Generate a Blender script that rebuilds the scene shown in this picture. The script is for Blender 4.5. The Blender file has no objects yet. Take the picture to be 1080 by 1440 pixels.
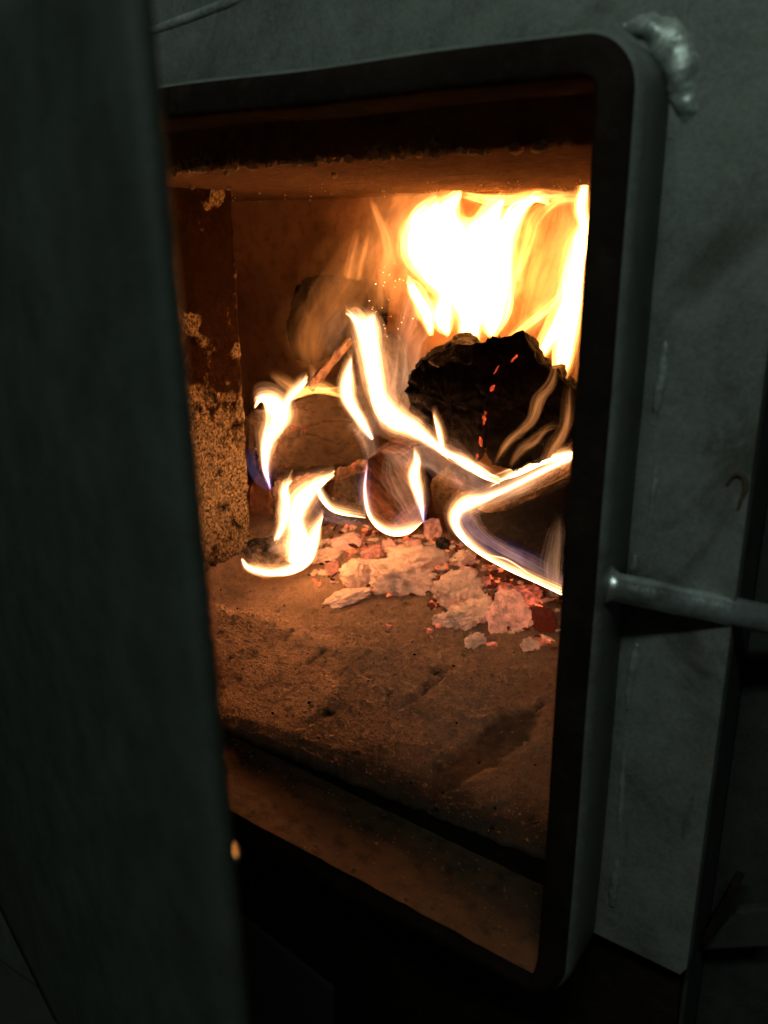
import bpy, bmesh, math, random
import numpy as np
from mathutils import Vector, Matrix, noise

random.seed(7)
C = bpy.context.scene
COL = C.collection
R = math.radians

# ------------------------------------------------------------------ camera, world, lamps
F = 1217.0                      # focal length in photograph pixels (1080 wide)
PITCH, YAW = R(17.4), R(33.3)
hx, hy = -math.sin(YAW), math.cos(YAW)
FWD = Vector((hx * math.cos(PITCH), hy * math.cos(PITCH), -math.sin(PITCH)))
RGT = Vector((math.cos(YAW), math.sin(YAW), 0))
UPV = RGT.cross(FWD)
cam_d = bpy.data.cameras.new('camera')
cam = bpy.data.objects.new('camera', cam_d)
COL.objects.link(cam)
cam.matrix_world = Matrix(((RGT.x, UPV.x, -FWD.x, 0), (RGT.y, UPV.y, -FWD.y, 0), (RGT.z, UPV.z, -FWD.z, 0), (0, 0, 0, 1)))
cam_d.sensor_fit = 'HORIZONTAL'
cam_d.sensor_width = 36
cam_d.lens = 36 * F / 1080
cam_d.clip_start = 0.01
cam_d.clip_end = 50
cam_d.dof.use_dof = True
cam_d.dof.focus_distance = 0.95
cam_d.dof.aperture_fstop = 8.5
C.camera = cam

w = bpy.data.worlds.new('World')
C.world = w
w.use_nodes = True
w.node_tree.nodes['Background'].inputs[0].default_value = (0.65, 0.85, 0.70, 1)
w.node_tree.nodes['Background'].inputs[1].default_value = 0.006

def area(name, loc, target, size, power, col):
    d = bpy.data.lights.new(name, 'AREA')
    d.shape = 'RECTANGLE'
    d.size, d.size_y = size
    d.energy = power
    d.color = col
    o = bpy.data.objects.new(name, d)
    COL.objects.link(o)
    o.location = loc
    o.rotation_euler = (Vector(target) - Vector(loc)).to_track_quat('-Z', 'Y').to_euler()
area('workshop_lamp', (0.05, -0.5, 1.0), (-0.15, 0.5, -0.1), (0.9, 0.1), 5.0, (0.77, 1.0, 0.90))

C.view_settings.view_transform = 'Standard'
C.view_settings.look = 'None'
C.view_settings.exposure = 0.28
C.view_settings.gamma = 1
C.render.engine = 'CYCLES'
cy = C.cycles
cy.use_denoising = True
cy.max_bounces = 8
cy.diffuse_bounces = 4
cy.glossy_bounces = 3
cy.transparent_max_bounces = 48
cy.sample_clamp_indirect = 6
cy.use_adaptive_sampling = False

# ------------------------------------------------------------------ helpers
def ray(px, py):
    return FWD + RGT * ((px - 540) / F) - UPV * ((py - 720) / F)
def at(px, py, Y):                       # point on the plane y = Y that shows at a photograph pixel
    d = ray(px, py)
    return d * (Y / d.y)
def atx(px, py, X):
    d = ray(px, py)
    return d * (X / d.x)
def atz(px, py, Z):
    d = ray(px, py)
    return d * (Z / d.z)
def depth(p):
    return p.dot(FWD)
def fbm(v, o=4):
    return noise.fractal(v, 1.0, 2.0, o)
def sm(a, b, x):
    t = min(1, max(0, (x - a) / (b - a)))
    return t * t * (3 - 2 * t)

def tag(o, label=None, cat=None, group=None, kind=None):
    if label: o['label'] = label
    if cat: o['category'] = cat
    if group: o['group'] = group
    if kind: o['kind'] = kind
    return o

def mk(name, verts, faces, mat, parent=None, smooth=True, cols=None, colname='tint', fmat=None):
    """one mesh object from world-space verts; top-level ones get their origin at the base"""
    vs = [Vector(v) for v in verts]
    if parent is None:
        xs, ys, zs = zip(*vs)
        loc = Vector(((min(xs) + max(xs)) / 2, (min(ys) + max(ys)) / 2, min(zs)))
    else:
        loc = Vector((0, 0, 0))
        p = parent
        while p:
            loc = loc + p.location
            p = p.parent
    me = bpy.data.meshes.new(name)
    me.from_pydata([v - loc for v in vs], [], faces)
    me.update()
    if smooth:
        me.polygons.foreach_set('use_smooth', [True] * len(me.polygons))
    mats = mat if isinstance(mat, (list, tuple)) else [mat]
    for m in mats:
        me.materials.append(m)
    if fmat:
        me.polygons.foreach_set('material_index', fmat)
    if cols:
        a = me.color_attributes.new(colname, 'FLOAT_COLOR', 'POINT')
        a.data.foreach_set('color', np.array(cols, dtype=np.float32).ravel())
    o = bpy.data.objects.new(name, me)
    COL.objects.link(o)
    if parent is None:
        o.location = loc
    else:
        o.parent = parent
    return o

def box(x0, x1, y0, y1, z0, z1):
    v = [(x, y, z) for x in (x0, x1) for y in (y0, y1) for z in (z0, z1)]
    f = [(0, 1, 3, 2), (4, 6, 7, 5), (0, 4, 5, 1), (2, 3, 7, 6), (0, 2, 6, 4), (1, 5, 7, 3)]
    return v, f
def bev(o, wd=0.003, seg=2):
    m = o.modifiers.new('bevel', 'BEVEL')
    m.width = wd
    m.segments = seg
    m.limit_method = 'ANGLE'
    return o

def catmull(P, n):
    P = np.array(P, float)
    Q = np.vstack([2 * P[0] - P[1], P, 2 * P[-1] - P[-2]])
    out = []
    for i in range(1, len(Q) - 2):
        for k in range(n):
            t = k / n
            a, b, c, d = Q[i - 1], Q[i], Q[i + 1], Q[i + 2]
            out.append(.5 * (2 * b + (c - a) * t + (2 * a - 5 * b + 4 * c - d) * t * t + (3 * b - a - 3 * c + d) * t ** 3))
    out.append(Q[-2])
    return np.array(out)

# ------------------------------------------------------------------ materials
def newmat(name):
    m = bpy.data.materials.new(name)
    m.use_nodes = True
    nt = m.node_tree
    nt.nodes.clear()
    return m, nt
class N:
    """small node-graph helper"""
    def __init__(s, nt): s.nt = nt
    def n(s, typ, **kw):
        x = s.nt.nodes.new(typ)
        for k, v in kw.items(): setattr(x, k, v)
        return x
    def l(s, a, b): s.nt.links.new(a, b)
    def put(s, sock, v):
        if hasattr(v, 'is_linked'): s.l(v, sock)
        else: sock.default_value = v
    def math(s, op, a, b=None, clamp=False):
        x = s.n('ShaderNodeMath', operation=op, use_clamp=clamp)
        s.put(x.inputs[0], a)
        if b is not None: s.put(x.inputs[1], b)
        return x.outputs[0]
    def pos(s, scale=(1, 1, 1), rot=(0, 0, 0)):
        g = s.n('ShaderNodeNewGeometry')
        v = g.outputs['Position']
        for key, val in (('Rotation', rot), ('Scale', scale)):   # turn first, then stretch along the turned axes
            m = s.n('ShaderNodeMapping')
            m.inputs[key].default_value = val
            s.l(v, m.inputs[0])
            v = m.outputs[0]
        return v
    def noise(s, vec, sc, det=4, rough=.55, dist=0):
        x = s.n('ShaderNodeTexNoise')
        s.l(vec, x.inputs['Vector'])
        x.inputs['Scale'].default_value = sc
        x.inputs['Detail'].default_value = det
        x.inputs['Roughness'].default_value = rough
        x.inputs['Distortion'].default_value = dist
        return x.outputs['Fac']
    def vor(s, vec, sc, feat='DISTANCE_TO_EDGE'):
        x = s.n('ShaderNodeTexVoronoi', feature=feat)
        s.l(vec, x.inputs['Vector'])
        x.inputs['Scale'].default_value = sc
        return x.outputs['Distance']
    def ramp(s, fac, stops):
        x = s.n('ShaderNodeValToRGB')
        e = x.color_ramp.elements
        while len(e) < len(stops): e.new(.5)
        for i, (p, c) in enumerate(stops):
            e[i].position = p
            e[i].color = (*c, 1) if len(c) == 3 else c
        s.l(fac, x.inputs[0])
        return x.outputs[0]
    def step(s, fac, a, b, lo=0.0, hi=1.0):
        x = s.n('ShaderNodeMapRange')
        s.l(fac, x.inputs[0])
        for i, v in enumerate((a, b, lo, hi)): x.inputs[i + 1].default_value = v
        return x.outputs[0]
    def mix(s, fac, a, b):
        x = s.n('ShaderNodeMix', data_type='RGBA')
        s.put(x.inputs[0], fac)
        for sock, v in ((x.inputs[6], a), (x.inputs[7], b)):
            if hasattr(v, 'is_linked'): s.l(v, sock)
            else: sock.default_value = (*v, 1)
        return x.outputs[2]
    def bump(s, h, strength=.5, dist=.01, nrm=None):
        x = s.n('ShaderNodeBump')
        s.l(h, x.inputs['Height'])
        x.inputs['Strength'].default_value = strength
        x.inputs['Distance'].default_value = dist
        if nrm: s.l(nrm, x.inputs['Normal'])
        return x.outputs[0]
    def pbr(s, col, rough=.7, metal=0, nrm=None, em=None, ems=None, spec=.5):
        p = s.n('ShaderNodeBsdfPrincipled')
        if hasattr(col, 'is_linked'): s.l(col, p.inputs['Base Color'])
        else: p.inputs['Base Color'].default_value = (*col, 1)
        s.put(p.inputs['Roughness'], rough)
        p.inputs['Metallic'].default_value = metal
        p.inputs['Specular IOR Level'].default_value = spec
        if nrm: s.l(nrm, p.inputs['Normal'])
        if em is not None:
            if hasattr(em, 'is_linked'): s.l(em, p.inputs['Emission Color'])
            else: p.inputs['Emission Color'].default_value = (*em, 1)
            s.put(p.inputs['Emission Strength'], ems)
        o = s.n('ShaderNodeOutputMaterial')
        s.l(p.outputs[0], o.inputs[0])
        return p
    def attr(s, name):
        x = s.n('ShaderNodeAttribute', attribute_name=name)
        y = s.n('ShaderNodeSeparateColor')
        s.l(x.outputs['Color'], y.inputs[0])
        return x.outputs['Color'], y.outputs

def steel_paint(name, a, b, rough=.55, scale=30, stain=(.05, .042, .03), metal=.2):
    m, nt = newmat(name); g = N(nt); p = g.pos()
    n1 = g.noise(p, scale, 7, .68)
    n2 = g.noise(p, 7, 6, .65, .8)
    n3 = g.noise(p, 420, 3, .7)
    n4 = g.noise(g.pos((1, 1, .12)), 90, 5, .7)
    sc = g.noise(g.pos((.06, 1, 1), (.3, .5, .2)), 330, 3, .6)
    c = g.mix(g.step(n1, .36, .64), a, b)
    c = g.mix(g.step(n3, .35, .7, 0, .35), c, tuple(min(1, x * 1.9) for x in b))
    c = g.mix(g.step(n2, .54, .66, 0, .65), c, stain)
    c = g.mix(g.step(n4, .62, .72, 0, .45), c, stain)
    c = g.mix(g.step(sc, .70, .76, 0, .5), c, tuple(min(1, x * 2.4) for x in b))
    h = g.math('ADD', g.math('MULTIPLY', n1, .6), g.math('MULTIPLY', n3, .35))
    g.pbr(c, g.step(n1, .3, .7, rough - .12, rough + .18), metal, g.bump(h, .35, .002))
    return m
def sooty(name, a, b, c3, rough=.85, sp=140, spk=.62, bump=.6, bd=.004, spcol=(.35, .28, .2), spec=.2):
    """fire-side steel or brick: soot brown, lighter scale and pale specks of ash crust"""
    m, nt = newmat(name); g = N(nt); p = g.pos()
    n1 = g.noise(p, 9, 6, .62, .4)
    n2 = g.noise(p, 55, 5, .65)
    n3 = g.noise(p, sp, 4, .6)
    col = g.mix(g.step(n1, .35, .66), a, b)
    col = g.mix(g.step(n2, .5, .68, 0, .75), col, c3)
    col = g.mix(g.step(n3, spk, spk + .06), col, spcol)
    h = g.math('ADD', n2, g.math('MULTIPLY', n3, .5))
    g.pbr(col, rough, 0, g.bump(h, bump, bd), spec=spec)
    return m

M = {}
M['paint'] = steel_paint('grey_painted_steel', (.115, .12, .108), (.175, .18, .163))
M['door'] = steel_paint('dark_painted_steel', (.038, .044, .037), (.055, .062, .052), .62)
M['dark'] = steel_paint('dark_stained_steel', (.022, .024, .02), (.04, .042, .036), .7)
M['rod'] = steel_paint('worn_bare_steel', (.42, .46, .46), (.72, .76, .76), .2, 45, (.12, .1, .08), .8)
M['weld'] = steel_paint('weld_and_highlight_metal', (.26, .28, .26), (.42, .45, .41), .42, 80, (.1, .08, .06), .5)
M['rust'] = steel_paint('rust_stain', (.05, .03, .016), (.08, .045, .022), .85, 60, (.03, .02, .012), 0)
M['weld_dull'] = steel_paint('painted_weld', (.15, .16, .145), (.25, .26, .24), .5, 80, (.07, .06, .045), .3)
M['soot'] = sooty('sooty_steel', (.012, .009, .007), (.022, .015, .011), (.03, .02, .014), .97, 160, .80, .4, spec=0.0)
M['sill'] = sooty('rusty_sill_steel', (.07, .04, .022), (.125, .074, .04), (.03, .019, .012), .75, 120, .70, .5, .003)
M['wall'] = sooty('sooty_brick', (.20, .105, .055), (.28, .15, .08), (.15, .075, .04), .95, 150, .76, .4, spec=.08)

def crusty(name, ba, bb):
    m, nt = newmat(name); g = N(nt); p = g.pos()
    col, ch = g.attr('tint')
    n2 = g.noise(p, 60, 6, .7)
    n3 = g.noise(p, 260, 3, .6)
    base = g.mix(g.step(n2, .35, .65), ba, bb)
    n4 = g.noise(p, 21, 5, .65, .5)
    n5 = g.noise(g.pos((1, 1, .4)), 480, 4, .7)
    crust = g.mix(g.step(g.math('ADD', g.math('MULTIPLY', n3, .5), g.math('MULTIPLY', n5, .5)), .42, .60), (.03, .018, .009), (.36, .265, .15))
    k = g.math('ADD', g.math('MULTIPLY', ch[0], 1.1), g.math('ADD', g.math('MULTIPLY', g.math('SUBTRACT', n2, .5), 1.6), g.math('MULTIPLY', g.math('SUBTRACT', n4, .55), 2.6)), True)
    c = g.mix(g.step(k, .35, .75), base, crust)
    h = g.math('ADD', g.math('MULTIPLY', n2, .8), g.math('MULTIPLY', n3, .7))
    g.pbr(c, 1.0, 0, g.bump(h, .7, .005), spec=0.0)
    return m
M['crust'] = crusty('crusted_firebrick', (.014, .0068, .0032), (.03, .0145, .0065))
M['baffle'] = crusty('crusted_baffle', (.075, .042, .022), (.13, .075, .042))

def ashmat():
    m, nt = newmat('wood_ash'); g = N(nt); p = g.pos()
    col, ch = g.attr('tint')
    n1 = g.noise(p, 14, 5, .6)
    n2 = g.noise(p, 90, 6, .7)
    n3 = g.noise(p, 480, 4, .7)
    c = g.mix(g.step(n1, .3, .7), (.33, .195, .115), (.46, .285, .175))
    c = g.mix(g.step(n2, .5, .72, 0, .6), c, (.16, .11, .075))
    c = g.mix(g.step(n3, .58, .68, 0, .6), c, (.6, .42, .27))
    c = g.mix(g.step(n3, .42, .32, 0, .6), c, (.11, .065, .036))
    c = g.mix(ch[0], c, g.mix(g.step(n2, .4, .7), (.05, .032, .02), (.10, .062, .038)))
    c = g.mix(ch[1], c, (.03, .024, .02))
    h = g.math('ADD', g.math('MULTIPLY', n2, .7), g.math('MULTIPLY', n3, .5))
    nb = g.n('ShaderNodeBump'); g.l(h, nb.inputs['Height'])
    nb.inputs['Distance'].default_value = .011
    g.l(g.step(ch[0], 0, 1, 1.0, .35), nb.inputs['Strength'])
    g.pbr(c, .95, 0, nb.outputs[0], spec=.15)
    return m
M['ash'] = ashmat()

def char(name, a, b, pale=.0, palec=(.3, .24, .18), ember=0.0, axis=(1, 1, 1), rot=(0, 0, 0), sc=38, grain=0.0, grainc=(.16, .075, .035), crk=.06, bs=.6):
    """charred wood: cracked black blocks, a dusting of ash, cracks that glow"""
    m, nt = newmat(name); g = N(nt); p = g.pos(axis, rot)
    q = g.pos()
    wv = g.n('ShaderNodeVectorMath', operation='MULTIPLY_ADD')
    nz = g.n('ShaderNodeTexNoise'); g.l(q, nz.inputs['Vector']); nz.inputs['Scale'].default_value = 25
    g.l(nz.outputs['Color'], wv.inputs[0]); wv.inputs[1].default_value = (.02, .02, .02); g.l(p, wv.inputs[2])
    v = g.vor(wv.outputs[0], sc)
    n1 = g.noise(q, 16, 5, .6)
    n2 = g.noise(q, 120, 5, .68)
    c = g.mix(g.step(n2, .3, .7), a, b)
    if grain:
        gr = g.noise(p, 170, 3, .6)
        c = g.mix(g.math('MULTIPLY', g.step(gr, .35, .65), grain), c, grainc)
    if pale:
        k = g.math('ADD', g.math('MULTIPLY', n1, .6), g.math('MULTIPLY', n2, .5))
        c = g.mix(g.math('MULTIPLY', g.step(k, .5, .68), pale), c, palec)
    crack = g.math('MULTIPLY', g.step(v, 0, crk, 1, 0), g.step(n1, .42, .56))
    c = g.mix(g.math('MULTIPLY', crack, .7), c, (.008, .006, .005))
    h = g.math('ADD', g.math('MULTIPLY', g.math('SUBTRACT', 1.0, crack), .6), g.math('MULTIPLY', n2, .7))
    nrm = g.bump(h, bs, .005)
    if ember:
        e = g.math('MULTIPLY', g.step(v, 0, crk * .7, 1, 0), g.math('MULTIPLY', g.step(n1, .60, .66), g.step(n2, .42, .56)))
        g.pbr(c, .85, 0, nrm, (1, .13, .035), g.math('MULTIPLY', e, ember), spec=.1)
    else:
        g.pbr(c, .9, 0, nrm, spec=.1)
    return m
M['char'] = char('black_char', (.006, .0045, .004), (.014, .010, .008), .18, (.05, .038, .03), 0, sc=46, crk=.045, bs=.5)
M['char_stub'] = char('stub_char', (.02, .015, .012), (.06, .045, .035), .6, (.2, .15, .11), 0, sc=50, crk=.04, bs=.5)
M['char_grain'] = char('charred_wood_grain', (.014, .008, .006), (.035, .018, .011), .05, (.08, .05, .03), 0, (1.4, .2, .2), (0, .9, .5), 22, .9, (.13, .05, .024), crk=.02)
M['char_side'] = char('cracked_brown_char', (.017, .010, .0065), (.046, .028, .016), .3, (.09, .06, .036), .3, (.28, 1, 1), (0, 0, -.9), 34, .75, (.085, .052, .03), crk=.03, bs=.9)
M['char_grey'] = char('grey_ash_char', (.035, .028, .022), (.075, .058, .045), .6, (.22, .17, .13), .3, (1, .22, .3), (0, .4, .5), 40, .4, (.02, .014, .01), crk=.018)
M['bark'] = char('singed_bark', (.05, .03, .018), (.13, .078, .042), .4, (.24, .16, .09), .8, (.8, .35, .6), (0, .3, .5), 46, crk=.02)
M['raw'] = char('scorched_wood', (.42, .18, .09), (.56, .27, .14), .1, (.5, .3, .2), 0, (1, .3, .3), (0, 0, .4), 9, .5, (.3, .12, .06))

def clinker(name, a, b, glow, gcol=(1, .22, .09), hot=.5):
    m, nt = newmat(name); g = N(nt); q = g.pos()
    n1 = g.noise(q, 70, 4, .6)
    n2 = g.noise(q, 300, 5, .7)
    c = g.mix(g.step(n2, .3, .7), a, b)
    nrm = g.bump(g.math('ADD', n2, g.math('MULTIPLY', n1, 1.5)), 0.8, .004)
    geo = g.n('ShaderNodeNewGeometry')
    e = g.math('ADD', g.step(g.math('ADD', n1, g.math('MULTIPLY', g.math('SUBTRACT', n2, .5), .15)), hot, hot + .25), .10)
    g.pbr(c, .95, 0, nrm, gcol, g.math('MULTIPLY', e, glow), spec=.15)
    return m
M['ash_pale'] = clinker('pale_ash_crust', (.60, .40, .28), (.80, .57, .42), .17, (1, .36, .18), .36)  # weak emission added so the ash looks more brightly lit by the flames
M['ash_pink'] = clinker('glowing_ash', (.50, .31, .24), (.68, .45, .35), .42, (1, .27, .14), .38)
M['ember'] = clinker('red_ember', (.30, .14, .10), (.5, .27, .2), .8, (1, .17, .085), .46)
M['hot_crumb'] = clinker('hot_ember_crumb', (.2, .07, .04), (.4, .17, .1), 1.5, (1, .16, .05), .42)
M['splinter'] = char('splintered_wood', (.20, .11, .07), (.42, .25, .17), .2, (.5, .34, .25), .6, (1, .3, .3), (0, 0, .4), 30, .5, (.12, .06, .04))
M['hot'] = clinker('glowing_char', (.05, .02, .015), (.12, .05, .03), .8, (1, .10, .03), .40)
M['crumb'] = clinker('dry_ash_crumb', (.5, .38, .24), (.7, .56, .38), 0)
M['coal'] = clinker('dark_coal', (.02, .014, .012), (.06, .04, .03), .5, (1, .09, .03), .6)

def flame_mat(name, col, K, p=2.6, edge=None, blue=(.022, .026, .16), nsc=1.6, namp=.75, pw=1.0):
    """burning gas: it only adds light; its brightness follows the length of gas along the line of sight, streaked along the flow"""
    m, nt = newmat(name); g = N(nt)
    colr, ch = g.attr('gas')
    fl = g.n('ShaderNodeAttribute', attribute_name='flow').outputs['Color']
    lw = g.n('ShaderNodeLayerWeight'); lw.inputs[0].default_value = .5
    c = g.math('SUBTRACT', 1.0, lw.outputs['Facing'], True)
    if edge is None:
        prof = g.math('POWER', c, p)
    else:                                   # thin hollow sheet: long path through the rim
        rr = g.n('ShaderNodeValToRGB'); rr.color_ramp.interpolation = 'EASE'; e = rr.color_ramp.elements
        e[0].position = .03; e[0].color = (0, 0, 0, 1)
        e[1].position = .6; e[1].color = (1, 1, 1, 1)
        e.new(.95).color = (edge, edge, edge, 1)
        g.l(c, rr.inputs[0]); prof = rr.outputs[0]
    n = g.noise(fl, nsc, 4, .6, .7)
    n2 = g.noise(g.pos((1, 1, .4)), 30, 3, .55, 1.0)
    nm = g.math('ADD', g.math('MULTIPLY', n, .62), g.math('MULTIPLY', n2, .38))
    nf = g.step(nm, .36, .64, 1 - namp, 1 + namp)
    if pw != 1: nf = g.math('POWER', g.math('MAXIMUM', nf, 0.0), pw)
    s = g.math('MULTIPLY', g.math('MULTIPLY', prof, nf), ch[0])
    s = g.math('MULTIPLY', s, K)
    tint = g.mix(ch[2], col, (1, .25, .035))
    tint = g.mix(ch[1], tint, blue)
    em = g.n('ShaderNodeEmission')
    g.l(tint, em.inputs[0]); g.l(s, em.inputs[1])
    tr = g.n('ShaderNodeBsdfTransparent')
    ad = g.n('ShaderNodeAddShader')
    g.l(em.outputs[0], ad.inputs[0]); g.l(tr.outputs[0], ad.inputs[1])
    o = g.n('ShaderNodeOutputMaterial'); g.l(ad.outputs[0], o.inputs[0])
    return m
M['flame'] = flame_mat('yellow_flame', (1, .385, .085), 7.0, 2.0, namp=.8)
M['flame_pale'] = flame_mat('pale_flame', (1, .43, .165), 15.0, 1.5, nsc=1.2, namp=.55)
M['flame_sheet'] = flame_mat('thin_flame_sheet', (1, .50, .25), .17, edge=.5, nsc=1.5, namp=.95)
M['flame_faint'] = flame_mat('faint_flame', (1, .36, .10), .20, 1.4, nsc=1.4, namp=.95)

# ------------------------------------------------------------------ the room round the stove
v, f = box(-3, 3, -2, 3, -1.12, -1.10)
mk('floor', v, f, steel_paint('dark_concrete', (.05, .05, .045), (.08, .08, .07), .9, 20), smooth=False)['kind'] = 'structure'
v, f = box(-3, 3, 1.60, 1.66, -1.10, 1.6)
mk('wall', v, f, steel_paint('dark_plaster', (.03, .03, .027), (.045, .045, .04), .9, 12), smooth=False)['kind'] = 'structure'

# ------------------------------------------------------------------ the stove
FY0, FY1 = .500, .556           # front edge of the door frame, stove face
XR, XL = -.165, -.80            # outer sides of the frame
T = .026                        # frame thickness
ZT = .112
def sz(x): return -.531 - .0105 * (x + .35) / .153
stove = bpy.data.objects.new('wood_stove', None)
COL.objects.link(stove)
stove.location = (-.45, .9, -1.10)
tag(stove, 'grey steel wood stove with its door ajar and a fire burning inside', 'stove')

# frame: rounded rectangular ring swept with a rounded profile
def ring_path(x0, x1, zb, zt, rad, n=10):
    pts = []
    for cx, cz, a0 in ((x1 - rad, zt - rad, 90), (x1 - rad, zb + rad, 0), (x0 + rad, zb + rad, -90), (x0 + rad, zt - rad, -180)):
        for k in range(n + 1):
            a = R(a0 - 90 * k / n)
            pts.append((cx + rad * math.cos(a), cz + rad * math.sin(a), math.cos(a), math.sin(a)))
    # extra points along straight runs for unevenness
    out = []
    for i in range(len(pts)):
        a, b = pts[i], pts[(i + 1) % len(pts)]
        out.append(a)
        L = math.hypot(b[0] - a[0], b[1] - a[1])
        if L > .05:
            m = int(L / .02)
            for k in range(1, m):
                t = k / m
                out.append(tuple(a[j] + (b[j] - a[j]) * t for j in range(4)))
    return out
prof = []                       # (inward offset, y, material)
rb, rs = .012, .005
for k in range(6):
    a = R(90 * k / 5)
    prof.append((rb - rb * math.sin(a) if False else rb * (1 - math.cos(R(90) - a) if False else 1 - math.sin(R(90) - a)), FY0 + rb * (1 - math.cos(R(90) - a))))
prof = [(0, FY1 - .0005)]
for k in range(7):
    a = R(90 * k / 6)
    prof.append((rb * (1 - math.cos(a)), FY0 + rb * (1 - math.sin(a))))
for k in range(5):
    a = R(90 * k / 4)
    prof.append((T - rs + rs * math.sin(a), FY0 + rs * (1 - math.cos(a))))
prof.append((T, FY1 - .0005))
path = ring_path(XL, XR, -.552, ZT, .034)
vs, fs, fm = [], [], []
n_p = len(prof)
for i, (x, z, nx, nz) in enumerate(path):
    jit = .0012 * noise.noise(Vector((x * 9, z * 9, 3)))
    for (o, y) in prof:
        zz = z - nz * (o + jit)
        if nz < 0:
            zo, zi = -.5475 - .028 * (x + .5), sz(x) - .003
            zz += nz * nz * (zo + (zi - zo) * o / T - (-.552 + o))
        vs.append((x - nx * (o + jit), y + jit, zz))
for i in range(len(path)):
    j = (i + 1) % len(path)
    for k in range(n_p):
        k2 = (k + 1) % n_p
        fs.append((i * n_p + k, j * n_p + k, j * n_p + k2, i * n_p + k2))
        fm.append(0 if k < 4 or k == n_p - 1 else 1)
mk('door_frame', vs, fs, [M['paint'], M['soot']], stove, fmat=fm)

# stove face plate: four strips round the opening, joined as one sheet with thickness
def slab_poly(poly, y0, y1, split=None):
    n = len(poly)
    v = [(x, y0, z) for x, z in poly] + [(x, y1, z) for x, z in poly]
    caps = split or [tuple(range(n))]
    f = [tuple(c) for c in caps] + [tuple(i + n for i in reversed(c)) for c in caps] + [(i, i + n, (i + 1) % n + n, (i + 1) % n) for i in range(n)]
    return v, f
def join(parts):
    V, Fc = [], []
    for v, f in parts:
        b = len(V)
        V += list(v)
        Fc += [tuple(i + b for i in q) for q in f]
    return V, Fc
xr = -.094
hx0, hx1, hz0, hz1 = XL + .01, XR - .01, -.542, ZT - .01
a, b = at(150, 66, FY1), at(345, -6, FY1)
def lx(z): return a.x + (z - a.z) * (b.x - a.x) / (b.z - a.z)
V, Fc = slab_poly([(lx(hz1), hz1), (hx1, hz1), (hx1, hz0 + .03), (hx1 + .006, hz0 + .018), (xr - .004, -.528), (xr, -.520), (xr, hz1), (xr, .45), (lx(.45), .45)], FY1, .570, [(0, 1, 6, 7, 8), (1, 2, 3, 4, 5, 6)])
mk('face_plate', V, Fc, M['paint'], stove, smooth=False)
V, Fc = slab_poly([(-1.15, -1.05), (hx0, -1.05), (hx0, hz1), (hx0 + .5, hz1), (hx0 + .5, .45), (-1.15, .45), (-1.15, hz1)], .5625, .5695, [(0, 1, 2, 6), (6, 2, 3, 4, 5)])
bev(mk('back_plate', V, Fc, M['paint'], stove, smooth=False), .002)
# lower front below the fire door
pa, pb, pc = at(300, 1258, .566), at(467, 1392, .566), at(467, 1600, .566)
V, Fc = slab_poly([(-1.1, pa.z + .02), (pa.x, pa.z), (pb.x, pb.z), (pc.x, -1.05), (-1.1, -1.05)], .566, .5735)
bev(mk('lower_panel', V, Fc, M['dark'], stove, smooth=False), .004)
V, Fc = box(-1.15, -.10, .575, .582, -1.05, -.545)
mk('base_panel', V, Fc, M['soot'], stove, smooth=False)
V, Fc = box(-.0935, .30, .63, .642, -1.05, .62)
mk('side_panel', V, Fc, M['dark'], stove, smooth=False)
V, Fc = box(-.0975, -.0945, .5725, 1.3, -1.05, .62)
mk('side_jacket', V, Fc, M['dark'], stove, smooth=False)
p0, p1 = at(985, 1335, .60), at(1100, 1250, .60)
V, Fc = slab_poly([(p0.x, p0.z), (p1.x, at(1100, 1335, .6).z), (p1.x, at(1100, 1275, .6).z), (at(1035, 1280, .6).x, at(1035, 1280, .6).z)], .598, .608)
bev(mk('bracket', V, Fc, M['dark'], stove, smooth=False), .002)
q0, q1 = at(985, 1320, .595), at(1030, 1240, .595)
V, Fc = slab_poly([(q0.x, q0.z), (q0.x + .006, q0.z), (q1.x + .006, q1.z), (q1.x, q1.z)], .59, .61)
mk('dark_gap_strip', V, Fc, M['soot'], stove, smooth=False)  # black strip put in for the dark slanted gap beside the bracket

# tubes
def tube(pts, rad, n=16, lump=0.0, seed=0, cap=True, sub=8):
    P = catmull(pts, sub) if len(pts) > 2 else np.array([np.array(pts[0]) + (np.array(pts[1]) - np.array(pts[0])) * k / 30 for k in range(31)])
    vs, fs = [], []
    up = Vector((.3, .2, 1)).normalized()
    for i, p in enumerate(P):
        t = Vector(P[min(i + 1, len(P) - 1)] - P[max(i - 1, 0)]).normalized()
        a = t.cross(up).normalized(); b = t.cross(a).normalized()
        r = rad(i / (len(P) - 1)) if callable(rad) else rad
        for k in range(n):
            an = 2 * math.pi * k / n
            d = a * math.cos(an) + b * math.sin(an)
            q = Vector(p) + d * r
            if lump: q += d * lump * (fbm(q * 60 + Vector((seed, 0, 0)), 3))
            vs.append(q)
    m = len(P)
    for i in range(m - 1):
        for k in range(n):
            fs.append((i * n + k, i * n + (k + 1) % n, (i + 1) * n + (k + 1) % n, (i + 1) * n + k))
    if cap:
        fs.append(tuple(range(n - 1, -1, -1))); fs.append(tuple(range((m - 1) * n, m * n)))
    return vs, fs
h0 = at(884, 829, .522); h0.x = XR
dd = depth(h0)
h1 = ray(1250, 907) * (dd / FWD.dot(ray(1250, 907)))
hv, hf = tube([h0 - (h1 - h0) * .02, h0 + (h1 - h0) * .3, h0 + (h1 - h0) * .7, h1], lambda t: .0098 + .004 * max(0, 1 - t / .04), 24, .0006)
mk('handle', hv, hf, M['rod'], stove)
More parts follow.
